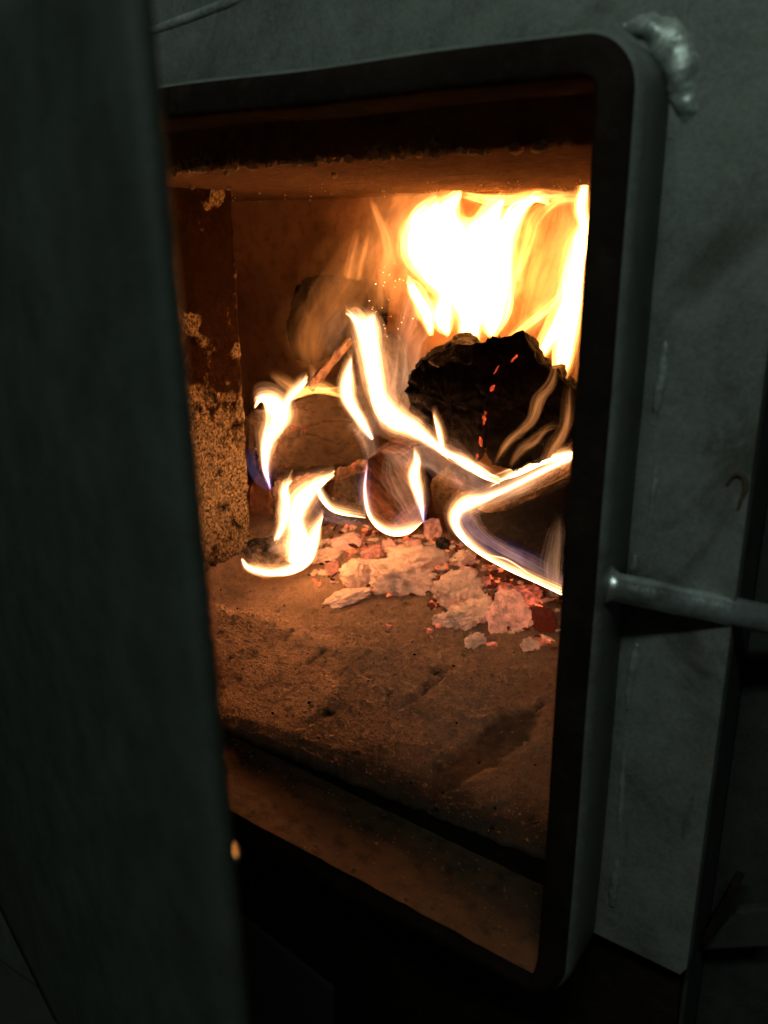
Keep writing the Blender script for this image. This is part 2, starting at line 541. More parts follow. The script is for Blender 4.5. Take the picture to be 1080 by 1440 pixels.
# weld beads at the joint of frame and face plate, and one strip imitating a lit edge
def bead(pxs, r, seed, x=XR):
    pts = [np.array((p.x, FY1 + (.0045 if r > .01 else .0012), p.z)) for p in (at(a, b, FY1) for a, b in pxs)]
    return mk('weld_or_highlight_bead', *tube(pts, lambda t: r * (.25 + .75 * math.sin(math.pi * min(.985, max(.015, t))) ** .6) * (.9 + .16 * noise.noise(Vector((t * 5, seed * 3.1, 0)))), 18, r * (.1 if seed == 1.5 else .26), seed, sub=16), M['weld'] if seed < 2 else M['weld_dull'], stove)
bead([(876, 38), (908, 42), (934, 56), (952, 86), (962, 128), (960, 178)], .0135, 1)
bead([(936, 480), (932, 520), (925, 560), (918, 600)], .0042, 2)
bead([(896, 905), (889, 940), (882, 1000)], .0045, 3)
bead([(868, 1210), (864, 1240), (860, 1275)], .0042, 4)
bead([(893, 780), (890, 800), (888, 815)], .004, 5)
bead([(170, 60), (215, 43), (262, 26), (310, 8), (350, -8)], .0048, 1.5)  # no weld: pale strip imitating light along the slanted plate edge
bead([(925, 640), (920, 680), (915, 720), (908, 760)], .0028, 7)
bead([(882, 1010), (876, 1080), (872, 1150), (868, 1200)], .0026, 8)
# rust coloured drip on the plate
pts = [np.array((*at(px, py, FY1 - .0004),)) for px, py in ((1022, 682), (1034, 668), (1046, 672), (1048, 688), (1042, 704), (1038, 716))]
mk('rust_drip', *tube(pts, lambda t: .0022 * (.4 + .6 * math.sin(math.pi * min(.97, max(.05, t)))), 10, .001, 3), M['rust'], stove)

# --- the fire chamber
Z0, YF, YB, LX, RX = -.49, .592, 1.25, -.872, -.12
ZC = .064
# sill: frame bottom runs back to the hearth slab
nx_, ny_ = 90, 30
vs, fs = [], []
for j in range(ny_ + 1):
    for i in range(nx_ + 1):
        x = XL + .02 + (XR - XL - .035) * i / nx_; y = FY0 + .007 + (.62 - FY0 - .007) * j / ny_
        z = sz(x) + .0015 + .0012 * fbm(Vector((x * 60, y * 60, 5)), 4)
        vs.append((x, y, z))
for j in range(ny_):
    for i in range(nx_):
        a = j * (nx_ + 1) + i
        fs.append((a, a + 1, a + nx_ + 2, a + nx_ + 1))
mk('sill', vs, fs, M['sill'], stove)
V, Fc = box(LX - .02, RX + .02, YF + .006, YB, -.60, Z0 - .012)
bev(mk('hearth_slab', V, Fc, M['soot'], stove, smooth=False), .004)

def gridwall(fn, nu, nv, mat, name, disp, smooth=True):
    vs, fs, cs = [], [], []
    for j in range(nv + 1):
        for i in range(nu + 1):
            p, nrm = fn(i / nu, j / nv)
            d, c = disp(Vector(p))
            vs.append(Vector(p) + Vector(nrm) * d)
            cs.append((c, c, c, 1))
    for j in range(nv):
        for i in range(nu):
            a = j * (nu + 1) + i
            fs.append((a, a + 1, a + nu + 2, a + nu + 1))
    return mk(name, vs, fs, mat, stove, smooth, cs)
# left firebrick wall, its far end turned away at y = .94
YE = .945
def lw(u, v):
    s = u * (YE - .575 + .10)
    z = Z0 - .01 + v * (ZC + .05 - Z0)
    if s < YE - .575:
        return (LX, .575 + s, z), (1, 0, 0)
    return (LX - (s - (YE - .575)), YE, z), (.7, .7, 0)
def lwd(p):
    k = sm(-.08, -.30, p.z + .10 * fbm(p * 14, 3)) * .9
    edge = sm(.90, .945, p.y) * sm(.02, -.14, p.z) * .5  # far corner paler too: its lit rim is put into the crust tint
    patch = sm(.28, .5, fbm(p * 17 + Vector((3, 1, 9)), 4)) * .8
    c = min(1, max(k, edge, patch))
    d = .0012 * fbm(p * 40, 4) + c * (.0035 + .0045 * fbm(p * 85, 4))
    return d, c
gridwall(lw, 130, 170, M['crust'], 'left_firebrick', lwd)
def smalld(p): return .0025 * fbm(p * 20, 4), 0
gridwall(lambda u, v: ((-1.32 + u * (RX + 1.32), YB, -.60 + v * .75), (0, -1, 0)), 80, 60, M['wall'], 'back_wall', smalld)
V, Fc = box(RX, RX + .02, .584, YB, -.60, .16); mk('right_wall', V, Fc, M['wall'], stove, smooth=False)
V, Fc = box(-1.34, -1.32, YE - .02, YB, -.60, .16); mk('recess_wall', V, Fc, M['wall'], stove, smooth=False)
V, Fc = box(-1.34, RX + .02, .572, YB + .01, .15, .16); mk('roof_plate', V, Fc, M['soot'], stove, smooth=False)
V, Fc = box(-1.34, LX - .002, .58, YE - .005, -.6, .15); mk('left_jacket', V, Fc, M['soot'], stove, smooth=False)
# baffle brick overhead, with its crumbling front edge
def baf(u, v):
    x = -1.30 + u * (RX + 1.30)
    L1, L2 = .035, YB - .62
    s = v * (L1 + L2)
    if s < L1: return (x, .618, ZC + L1 - s), (0, -1, 0)
    return (x, .618 + s - L1, ZC + .004 * (s / L2)), (0, 0, -1)
def bafd(p):
    e = math.exp(-((p.y - .618) / .012) ** 2) * math.exp(-((p.z - ZC) / .010) ** 2)
    c = e * sm(-.05, .3, fbm(Vector((p.x * 26, p.y * 30, 4)), 3) + .12)
    return .0018 * fbm(p * 45, 4) + c * (.003 + .004 * fbm(p * 120, 3)), min(1, c * 1.4)
gridwall(baf, 220, 130, M['baffle'], 'baffle', bafd)
# pale crumbs hanging along the edge of the baffle
def crumbs(places, subs=1, flake=False):
    V, Fc = [], []
    for c, r in places:
        bm = bmesh.new()
        bmesh.ops.create_icosphere(bm, subdivisions=subs, radius=1)
        b = len(V)
        s = Vector((random.uniform(.6, 1.3), random.uniform(.6, 1.2), random.uniform(.5, 1.1)))
        off = Vector((random.random() * 50, random.random() * 50, 0))
        rm = None
        if flake:
            s = Vector((random.uniform(.8, 1.8), random.uniform(.5, 1.1), random.uniform(.25, .6)))
            rm = Matrix.Rotation(random.uniform(0, 6.28), 3, 'Z') @ Matrix.Rotation(random.gauss(0, .5), 3, 'X') @ Matrix.Rotation(random.gauss(0, .4), 3, 'Y')
        for q in bm.verts:
            k = 1 + (.8 if flake else .45) * noise.noise(q.co * 1.6 + off)
            d = Vector((q.co.x * s.x, q.co.y * s.y, q.co.z * s.z)) * r * k
            V.append(Vector(c) + (rm @ d if rm else d))
        Fc += [tuple(x.index + b for x in fc.verts) for fc in bm.faces]
        bm.free()
    return V, Fc
pl = []
for i in range(230):
    u = random.random() ** 1.3
    px = 242 + u * 560
    py = 241 - (px - 240) * .068 + random.gauss(0, 2.2)
    if noise.noise(Vector((px * .045, 0, 8))) < -.12: continue
    pl.append((at(px, py, .614), random.uniform(.0008, .0026) * (1.8 if random.random() < .12 else 1)))
for i in range(150):
    px = 250 + 570 * random.random()
    py = 283 - (px - 330) * .042 + random.gauss(0, 3) - 14 * random.random() ** 2
    if noise.noise(Vector((px * .03, 5, 8))) < 0: continue
    q = atz(px, py, ZC - .001)
    if q.y < YB - .03: pl.append((q, random.uniform(.0005, .0017)))
for px, py, r in ((322, 264, .006), (270, 263, .004), (318, 244, .004), (470, 246, .004)):
    pl.append((at(px, py, .612 if py < 255 else .72), r * .8))
o = mk('ash_crust', *crumbs(pl, 2), M['crumb'], stove); o['kind'] = 'stuff'

# --- the door, ajar in front of the opening
def dp(px, py, D):
    d = ray(px, py)
    h = math.hypot(d.x, d.y)
    return d * (D / h)
eT, eB = dp(186, -60, .262), dp(344, 1500, .262)
hinge = Vector((-1.15, .52, 0))
edge_dir = (eB - eT)
def door_pt(s, t, off):           # s across from the free edge to the hinge, t down the edge
    e = eT + edge_dir * t
    hh = Vector((hinge.x, hinge.y, e.z))
    p = e + (hh - e) * s
    nrm = Vector((hh.y - e.y, -(hh.x - e.x), 0)).normalized()
    return p + nrm * off
vs = []
sN, tN = 40, 40
prof_d = [(0, -.0045), (-.0016, -.0032), (-.0022, 0), (-.0016, .0032), (0, .0045)]
rows = []
for j in range(tN + 1):
    t = j / tN * 1.75 - .05
    row = []
    for i in range(sN, -1, -1): row.append(door_pt(i / sN, t, -.0045 + .0006 * noise.noise(Vector((i * .2, j * .2, 0)))))
    for a, b in prof_d[1:-1]: row.append(door_pt(a / .6, t, b))
    for i in range(sN + 1): row.append(door_pt(i / sN, t, .0045))
    rows.append(row)
m = len(rows[0])
vs = [p for r_ in rows for p in r_]
fs = [(j * m + i, (j + 1) * m + i, (j + 1) * m + i + 1, j * m + i + 1) for j in range(tN) for i in range(m - 1)]
fs += [tuple(range(m)), tuple(range(tN * m + m - 1, tN * m - 1, -1))]
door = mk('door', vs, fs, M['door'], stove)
# latch pin on the back of the free edge: small warm glint low on the edge
c = dp(327, 1207, .268)
mk('latch_pin', *tube([np.array(c + Vector((-.004, .004, 0))), np.array(c + Vector((.0012, -.0012, 0)))], .0022, 12), M['rod'], stove)

# ------------------------------------------------------------------ the ash bed
def gp(px, py): return atz(px, py, Z0)
tracks = []
for a, b, wd, dp_ in (((357, 966), (453, 915), .0045, .005), ((372, 990), (430, 955), .003, .003), ((395, 1028), (473, 1000), .008, .005),
                      ((575, 985), (622, 950), .0055, .008), ((612, 944), (628, 942), .008, .008), ((345, 1000), (440, 925), .012, .002),
                      ((470, 948), (520, 925), .003, .003), ((330, 935), (420, 888), .004, .003), ((640, 1090), (760, 990), .004, .003)):
    tracks.append((gp(*a), gp(*b), wd, dp_))
bare = [gp(*p) for p in ((703, 1003), (765, 985), (750, 1036), (700, 1075), (646, 1105), (590, 1128), (612, 1075))]
def segd(p, a, b):
    ab = b - a
    t = max(0, min(1, (p - a).dot(ab) / ab.dot(ab)))
    return (p - a - ab * t).length
def inpoly(p, poly):
    s = False; j = len(poly) - 1; dmin = 9
    for i in range(len(poly)):
        a, b = poly[i], poly[j]
        if (a.y > p.y) != (b.y > p.y) and p.x < (b.x - a.x) * (p.y - a.y) / (b.y - a.y) + a.x: s = not s
        dmin = min(dmin, segd(p, Vector((a.x, a.y, p.z)), Vector((b.x, b.y, p.z))))
        j = i
    return dmin if s else -dmin
def H(x, y):
    p = Vector((x, y, 0))
    v3 = Vector((x, y, 1))
    mound = .075 * math.exp(-((x + .66) / .22) ** 2 - ((y - 1.12) / .13) ** 2) + .05 * math.exp(-((x + .42) / .14) ** 2 - ((y - 1.10) / .12) ** 2)
    bank = .012 * math.exp(-((y - .80 - .1 * (x + .6)) / .03) ** 2) * sm(-.45, -.6, x) + .03 * sm(-.83, -.872, x)
    z = Z0 + mound + bank + .006 * fbm(v3 * 9, 3)
    rough = 1.0
    b_ = 0.0
    q = Vector((x, y, Z0))
    db = inpoly(q, bare) + .007 * fbm(v3 * 45, 3)
    b_ = sm(-.006, .008, db)
    scr = 0.0
    for a, b, wd, d in tracks:
        s = segd(q, a, b)
        if s < wd * 4:
            k = math.exp(-(s / wd) ** 2) * (.55 + .6 * noise.noise(Vector((x * 40, y * 40, 2))) + .2)
            z -= d * .85 * k
            if s > wd: z += .2 * d * math.exp(-((s - wd * 1.7) / (wd * .6)) ** 2)
            scr = max(scr, k * min(1, d / .007))
    # scraped swath at the front left
    sw = sm(.012, .0, abs((x + .60) + .35 * (y - .72)) - .055 + .01 * fbm(v3 * 20, 2)) * sm(.60, .64, y) * sm(.86, .80, y)
    rough *= (1 - .55 * sw) * (1 - .85 * b_)
    z -= .004 * sw + .006 * b_
    z += rough * (.0026 * fbm(v3 * 60, 4) + .0024 * max(0, noise.noise(v3 * 180)) + .0022 * noise.noise(v3 * 270) + .0012 * noise.noise(v3 * 430))
    dirt = sm(.07, .0, y - YF + .02 * fbm(v3 * 25, 3)) * sm(-.62, -.36, x) * .75
    scr2 = max(scr * 1.1 * (.6 + noise.noise(v3 * 60)), dirt, 0)
    front = sm(.012, 0, y - YF)
    z -= .006 * front * (1 + fbm(v3 * 60, 2))
    return z, b_ + .25 * sw * 0, scr2 + sm(.45, .9, fbm(v3 * 55 + Vector((5, 5, 5)), 3)) * .5 * (1 - b_)
vs, fs, cs = [], [], []
GX, GY = 640, 400
for j in range(GY + 1):
    t = j / GY
    for i in range(GX + 1):
        x = -1.30 + i / GX * (RX + 1.30)
        y = YF + .004 * fbm(Vector((x * 50, 0, 2)), 3) + t ** 1.25 * (YB - YF)
        z, a, b = H(x, y)
        vs.append((x, y, z)); cs.append((a, min(1, b), 0, 1))
# crumbling vertical lip
base = len(vs)
for i in range(GX + 1):
    x, y, z = vs[i]
    vs.append((x, y + .003, Z0 - .02)); cs.append((1, .3, 0, 1))
for j in range(GY):
    for i in range(GX):
        a = j * (GX + 1) + i
        fs.append((a, a + 1, a + GX + 2, a + GX + 1))
for i in range(GX): fs.append((base + i, base + i + 1, i + 1, i))
ash = mk('ash_bed', vs, fs, M['ash'], cols=cs)
tag(ash, 'bed of grey brown ash with shovel scrapes covering the hearth floor', 'ash', kind='stuff')

def ground(px, py):
    d = ray(px, py)
    t = .55 / d.y
    while t * d.y < YB - .01:
        p = d * t
        if p.z < H(p.x, p.y)[0]: return p
        t += .004
    return d * ((YB - .02) / d.y)

# grit on the ash
pl = []
for i in range(4200):
    x = random.uniform(LX + .01, RX - .02); y = YF + (random.random() ** 1.2) * .42
    q = Vector((x, y, Z0))
    if inpoly(q, bare) > -.002 and random.random() < .93: continue
    pl.append((Vector((x, y, H(x, y)[0] + .0003)), random.choice((.0007, .0009, .0012, .0016)) * (2.2 if random.random() < .02 else 1)))
grit = mk('ash_grit', *crumbs(pl, 1), M['ash'], cols=None)
tag(grit, 'fine crumbs of ash scattered over the hearth', 'ash grit', kind='stuff')
pl = []
for i in range(55):
    x = random.uniform(LX + .02, RX - .1); y = YF + .01 + random.random() * .3
    pl.append((Vector((x, y, H(x, y)[0] + .0003)), random.choice((.0007, .001, .0013, .002))))
grit2 = mk('charcoal_grit', *crumbs(pl, 1), M['char'])
tag(grit2, 'small black charcoal crumbs scattered over the ash', 'charcoal grit', kind='stuff')

pl = []
for i in range(260):
    x = random.uniform(XL + .1, XR - .04); y = random.choice((random.uniform(.51, .59), random.uniform(.56, .592)))
    pl.append((Vector((x, y, sz(x) + .0022)), random.choice((.0006, .0008, .0011, .0016)) * (1.8 if random.random() < .05 else 1)))
tag(mk('sill_crumbs', *crumbs(pl, 1), M['ash']), 'ash crumbs fallen onto the steel sill below the hearth', 'ash crumbs', kind='stuff')
# ------------------------------------------------------------------ logs
def resample(poly, n):
    P = [Vector(p) for p in poly]
    L = [(P[(i + 1) % len(P)] - P[i]).length for i in range(len(P))]
    tot = sum(L)
    out = []
    i = 0; acc = 0
    for k in range(n):
        s = tot * k / n
        while acc + L[i] < s - 1e-12: acc += L[i]; i += 1
        out.append(P[i] + (P[(i + 1) % len(P)] - P[i]) * ((s - acc) / L[i]))
    return out
def loft(A, B, n=110, k=44, amp=.004, fine=.0018, seed=0, endamp=1.0):
    """log between two end outlines (same start corner, same turning), chipped and cracked by noise"""
    A, B = resample(A, n), resample(B, n)
    rings = []
    ca, cb = sum(A, Vector()) / n, sum(B, Vector()) / n
    for s in (.04, .1, .18, .26, .34, .42, .5, .58, .66, .74, .82, .89, .95): rings.append([ca + (p - ca) * s for p in A])
    for j in range(k + 1): rings.append([A[i] + (B[i] - A[i]) * (j / k) for i in range(n)])
    for s in (.95, .89, .82, .74, .66, .58, .5, .42, .34, .26, .18, .1, .04): rings.append([cb + (p - cb) * s for p in B])
    vs = [p for r_ in rings for p in r_]
    m = len(rings)
    fs = [(j * n + i, j * n + (i + 1) % n, (j + 1) * n + (i + 1) % n, (j + 1) * n + i) for j in range(m - 1) for i in range(n)]
    fs += [tuple(range(n - 1, -1, -1)), tuple(range((m - 1) * n, m * n))]
    me = bpy.data.meshes.new('t'); me.from_pydata(vs, [], fs); me.update()
    nr = [Vector(x.normal) for x in me.vertices]
    bpy.data.meshes.remove(me)
    sd = Vector((seed * 7.3, seed * 3.1, seed))
    flip = 1 if sum(nr[13 * n + i].dot(A[i] - ca) for i in range(n)) > 0 else -1
    out = []
    for p, q in zip(vs, nr):
        cell = noise.cell(p * 60 + sd)
        d = amp * fbm(p * 28 + sd, 4) + fine * fbm(p * 110 + sd, 3) - amp * .8 * max(0, noise.noise(p * 45 + sd) - .35) * 2 + fine * .5 * cell
        out.append(p + q * flip * d)
    if flip < 0: fs = [tuple(reversed(x)) for x in fs]
    return out, fs
def px3(poly, Y): return [at(x, y, Y) for x, y in poly]
def wood(name, A, YA, B, YB_, mat, label, cat, **kw):
    o = mk(name, *loft(px3(A, YA), px3(B, YB_), **kw), mat)
    return tag(o, label, cat)

wood('charred_log', [(402, 478), (408, 420), (424, 392), (446, 388), (476, 396), (482, 430), (470, 500), (440, 512), (415, 505)], 1.13,
     [(470, 470), (476, 412), (492, 392), (514, 390), (538, 398), (548, 425), (540, 478), (510, 490), (482, 486)], 1.22, M['char'],
     'dark smoke veiled log standing at the back of the fire left of the big flame', 'log', seed=1, amp=.005)
wood('kindling_stick', [(434, 546), (438, 532), (445, 528), (448, 538), (440, 551)], 1.085, [(484, 486), (487, 477), (493, 475), (495, 482), (490, 490)], 1.12, M['splinter'],
     'thin reddish split stick slanting up above the cracked brown log', 'stick', seed=2, amp=.0015, fine=.0008, n=48, k=30)
wood('charred_log', [(470, 560), (480, 505), (500, 478), (540, 470), (556, 520), (560, 585), (520, 600)], 1.13, [(500, 550), (505, 500), (520, 475), (560, 470), (576, 510), (580, 570), (548, 580)], 1.2, M['char_grey'],
     'dark upright log behind the tall narrow flame in the middle', 'log', seed=3)
brown = wood('charred_log', [(343, 588), (356, 576), (384, 574), (392, 590), (394, 640), (386, 692), (366, 668), (348, 636)], 1.02,
     [(440, 556), (458, 550), (484, 554), (504, 576), (520, 612), (518, 650), (496, 664), (455, 640)], 1.10, M['char_side'],
     'cracked brown split log lying across the left of the fire with flame on its end', 'log', seed=4, amp=.0022)
spl = loft(px3([(386, 697), (385, 689), (390, 680), (396, 678), (397, 686), (393, 693)], .998), px3([(500, 666), (502, 658), (508, 650), (516, 650), (518, 656), (511, 664)], 1.085), n=48, k=70, amp=.0075, fine=.002, seed=31)
off = brown.location
me_ = mk('split_face', *spl, M['splinter'], brown)
me_['label'] = 'pale splintered underside of the log'
wood('charred_log', [(466, 700), (470, 668), (490, 650), (522, 646), (540, 676), (532, 722), (500, 736), (474, 728)], 1.09, [(490, 690), (495, 660), (512, 640), (545, 640), (560, 670), (552, 715), (522, 726), (500, 720)], 1.19, M['char_grey'],
     'short grey ash coated log lying under the cracked brown log', 'log', seed=5)
wood('charred_log', [(514, 648), (536, 636), (566, 640), (588, 672), (600, 712), (590, 742), (566, 755), (540, 748), (520, 712)], .985,
     [(548, 618), (566, 608), (592, 614), (612, 640), (622, 676), (612, 704), (590, 716), (566, 708), (550, 680)], 1.14, M['char_grain'],
     'grain marked log end pointing at the viewer in the middle of the fire', 'log', seed=6, amp=.003)
wood('wood_wedge', [(598, 708), (606, 676), (626, 655), (652, 668), (672, 686), (668, 706), (640, 716), (614, 722)], 1.04, [(616, 690), (624, 664), (640, 648), (664, 660), (684, 676), (682, 694), (656, 702), (632, 706)], 1.12, M['bark'],
     'small brown wedge of wood between the log end and the right log', 'wood', seed=7, amp=.003)
wood('charred_log', [(341, 776), (350, 762), (368, 758), (382, 768), (388, 786), (380, 800), (362, 804), (346, 794)], .865, [(405, 760), (412, 746), (428, 742), (442, 752), (448, 770), (440, 784), (424, 788), (410, 778)], .93, M['char_stub'],
     'small stub of log wrapped in flame at the bottom left corner', 'log', seed=8, amp=.003)
wood('plank', [(350, 690), (356, 672), (372, 668), (396, 740), (384, 766), (354, 764)], 1.07, [(362, 682), (368, 664), (384, 660), (408, 734), (396, 758), (366, 756)], 1.10, M['raw'],
     'orange lit board end leaning behind the flame at the far left', 'board', seed=9, amp=.002)
wood('charred_log', [(574, 534), (586, 512), (606, 502), (630, 488), (652, 494), (668, 508), (684, 530), (690, 566), (684, 610), (678, 642), (658, 656), (632, 640), (604, 618), (578, 604)], 1.0,
     [(604, 512), (616, 492), (630, 482), (648, 472), (668, 474), (682, 486), (694, 506), (700, 530), (700, 570), (696, 596), (678, 606), (656, 600), (630, 588), (606, 570)], 1.10, M['char'],
     'left half of the big black block with a grey ash coated top', 'log', seed=10, amp=.007, fine=.0048)
left_half = [o for o in bpy.data.objects if o.get('label', '').startswith('left half of the big black')][0]
mk('ash_coat', *loft(px3([(606, 508), (620, 494), (640, 484), (664, 484), (672, 500), (660, 512), (634, 508), (616, 516)], .994), px3([(622, 496), (632, 482), (648, 470), (668, 472), (682, 486), (676, 496), (652, 496), (634, 502)], 1.075), n=60, k=30, amp=.005, fine=.003, seed=40), M['char_grey'], left_half)
jag = wood('charred_log', [(669, 512), (668, 486), (688, 472), (712, 476), (733, 468), (744, 492), (766, 522), (790, 540), (806, 552), (806, 620), (776, 640), (748, 655), (722, 668), (696, 652), (683, 628), (688, 566)], .985,
     [(700, 510), (702, 494), (716, 484), (735, 486), (752, 480), (764, 498), (782, 524), (806, 536), (824, 546), (824, 600), (800, 612), (772, 622), (748, 630), (724, 620), (708, 604), (706, 560)], 1.10, M['char'],
     'right half of the big black block with a jagged top and red cracks', 'log', seed=11, amp=.007, fine=.0048)
for k, (px, py, rx, ry, tl_) in enumerate(((723, 504, 2.2, 5, .8), (692, 546, 2.6, 4.5, .5), (681, 588, 1.7, 10, .1), (676, 621, 2.0, 7, -.1), (671, 642, 1.4, 4, .2), (698, 520, 1.0, 6, .6))):
    bm = bmesh.new(); bmesh.ops.create_icosphere(bm, subdivisions=4, radius=1)
    c0 = at(px, py, .977); D = depth(c0) / F
    vv = []
    for q in bm.verts:
        z = q.co.z * ry; x = q.co.x * rx * (1 + .9 * noise.noise(Vector((k * 3, z * .5, 1)))) + 2.2 * noise.noise(Vector((k * 7, z * .22, 4))) + z * tl_
        vv.append(c0 + RGT * (x * D) + UPV * (z * D) + FWD * q.co.y * .010)
    ff = [tuple(x.index for x in fc.verts) for fc in bm.faces]; bm.free()
    mk('glowing_crack', vv, ff, M['hot'], jag)
wood('wood_stub', [(764, 540), (766, 526), (776, 518), (788, 518), (790, 530), (782, 544), (772, 550)], 1.03, [(776, 530), (780, 516), (788, 510), (800, 510), (802, 520), (794, 534), (784, 540)], 1.09, M['bark'],
     'small brown stub poking up beside the jagged black block', 'wood', seed=12, amp=.002, n=60, k=20)
wood('charred_log', [(642, 726), (660, 718), (698, 722), (738, 708), (790, 684), (850, 660), (850, 860), (786, 834), (736, 812), (690, 790), (655, 766)], .955,
     [(690, 690), (705, 680), (734, 676), (762, 664), (800, 645), (850, 625), (850, 790), (800, 780), (760, 764), (724, 748), (700, 726)], 1.13, [M['char']],
     'wide dark log at the lower right outlined by a thin flame', 'log', seed=13, amp=.004)
wood('bark_strip', [(668, 720), (676, 712), (700, 712), (738, 698), (790, 674), (840, 650), (842, 656), (792, 682), (740, 706), (702, 720), (680, 724)], .957,
     [(690, 688), (698, 678), (720, 674), (748, 662), (796, 640), (840, 620), (842, 640), (798, 656), (752, 676), (722, 686), (702, 694)], 1.06, M['bark'],
     'mottled brown strip of bark on top of the wide dark log', 'bark', seed=14, amp=.003)

# ------------------------------------------------------------------ ash lumps and embers in front of the logs
def lump(name, px, py, rx, ry, mat, label, cat, kind='lump', rot=0.0, up=.55, seed=0, group=None):
    g0 = ground(px, py + ry * .4)
    D = depth(g0)
    ax, az = rx * D / F, ry * D / F
    bm = bmesh.new()
    bmesh.ops.create_icosphere(bm, subdivisions=5 if rx > 14 else 4 if rx > 6 else 3, radius=1)
    sd = Vector((seed * 5.7 + 3, seed * 2.3, seed * 1.1))
    vs = []
    rt = Vector((RGT.x, RGT.y, 0)); fw = Vector((hx, hy, 0))
    for q in bm.verts:
        c = q.co.copy()
        if kind == 'lump':
            k = .86 + .30 * fbm(c * 1.3 + sd, 2) + .42 * abs(noise.noise(c * 2.6 + sd)) + .22 * abs(noise.noise(c * 6 + sd)) + .10 * abs(noise.noise(c * 13 + sd))
            c = c * k
        elif kind == 'flake':
            c.y *= .22
            k = 1 + .32 * fbm(Vector((c.x, 0, c.z)) * 1.6 + sd, 3)
            c = Vector((c.x * k, c.y + .18 * fbm(Vector((c.x, 3, c.z)) * 1.1 + sd, 2) + .04 * fbm(c * 6 + sd, 2), c.z * k))
        else:                                   # block of charcoal: flattened facets
            k = 1 / max(abs(c.x), abs(c.y), abs(c.z)) ** .7
            c = c * (k * .85) * (1 + .22 * fbm(c * 1.8 + sd, 3) + .08 * noise.cell(c * 3 + sd))
        cr, sr = math.cos(rot), math.sin(rot)
        x, z = c.x * ax, c.z * az
        x, z = x * cr - z * sr, x * sr + z * cr
        y = c.y * (ax * .5 + az * .5) * .9
        vs.append(g0 + rt * x + fw * (y + (z * .5 if kind == 'flake' else 0)) + Vector((0, 0, z + az * up * .8)))
    fs = [tuple(x.index for x in fc.verts) for fc in bm.faces]
    bm.free()
    o = mk(name, vs, fs, mat)
    return tag(o, label, cat, group)

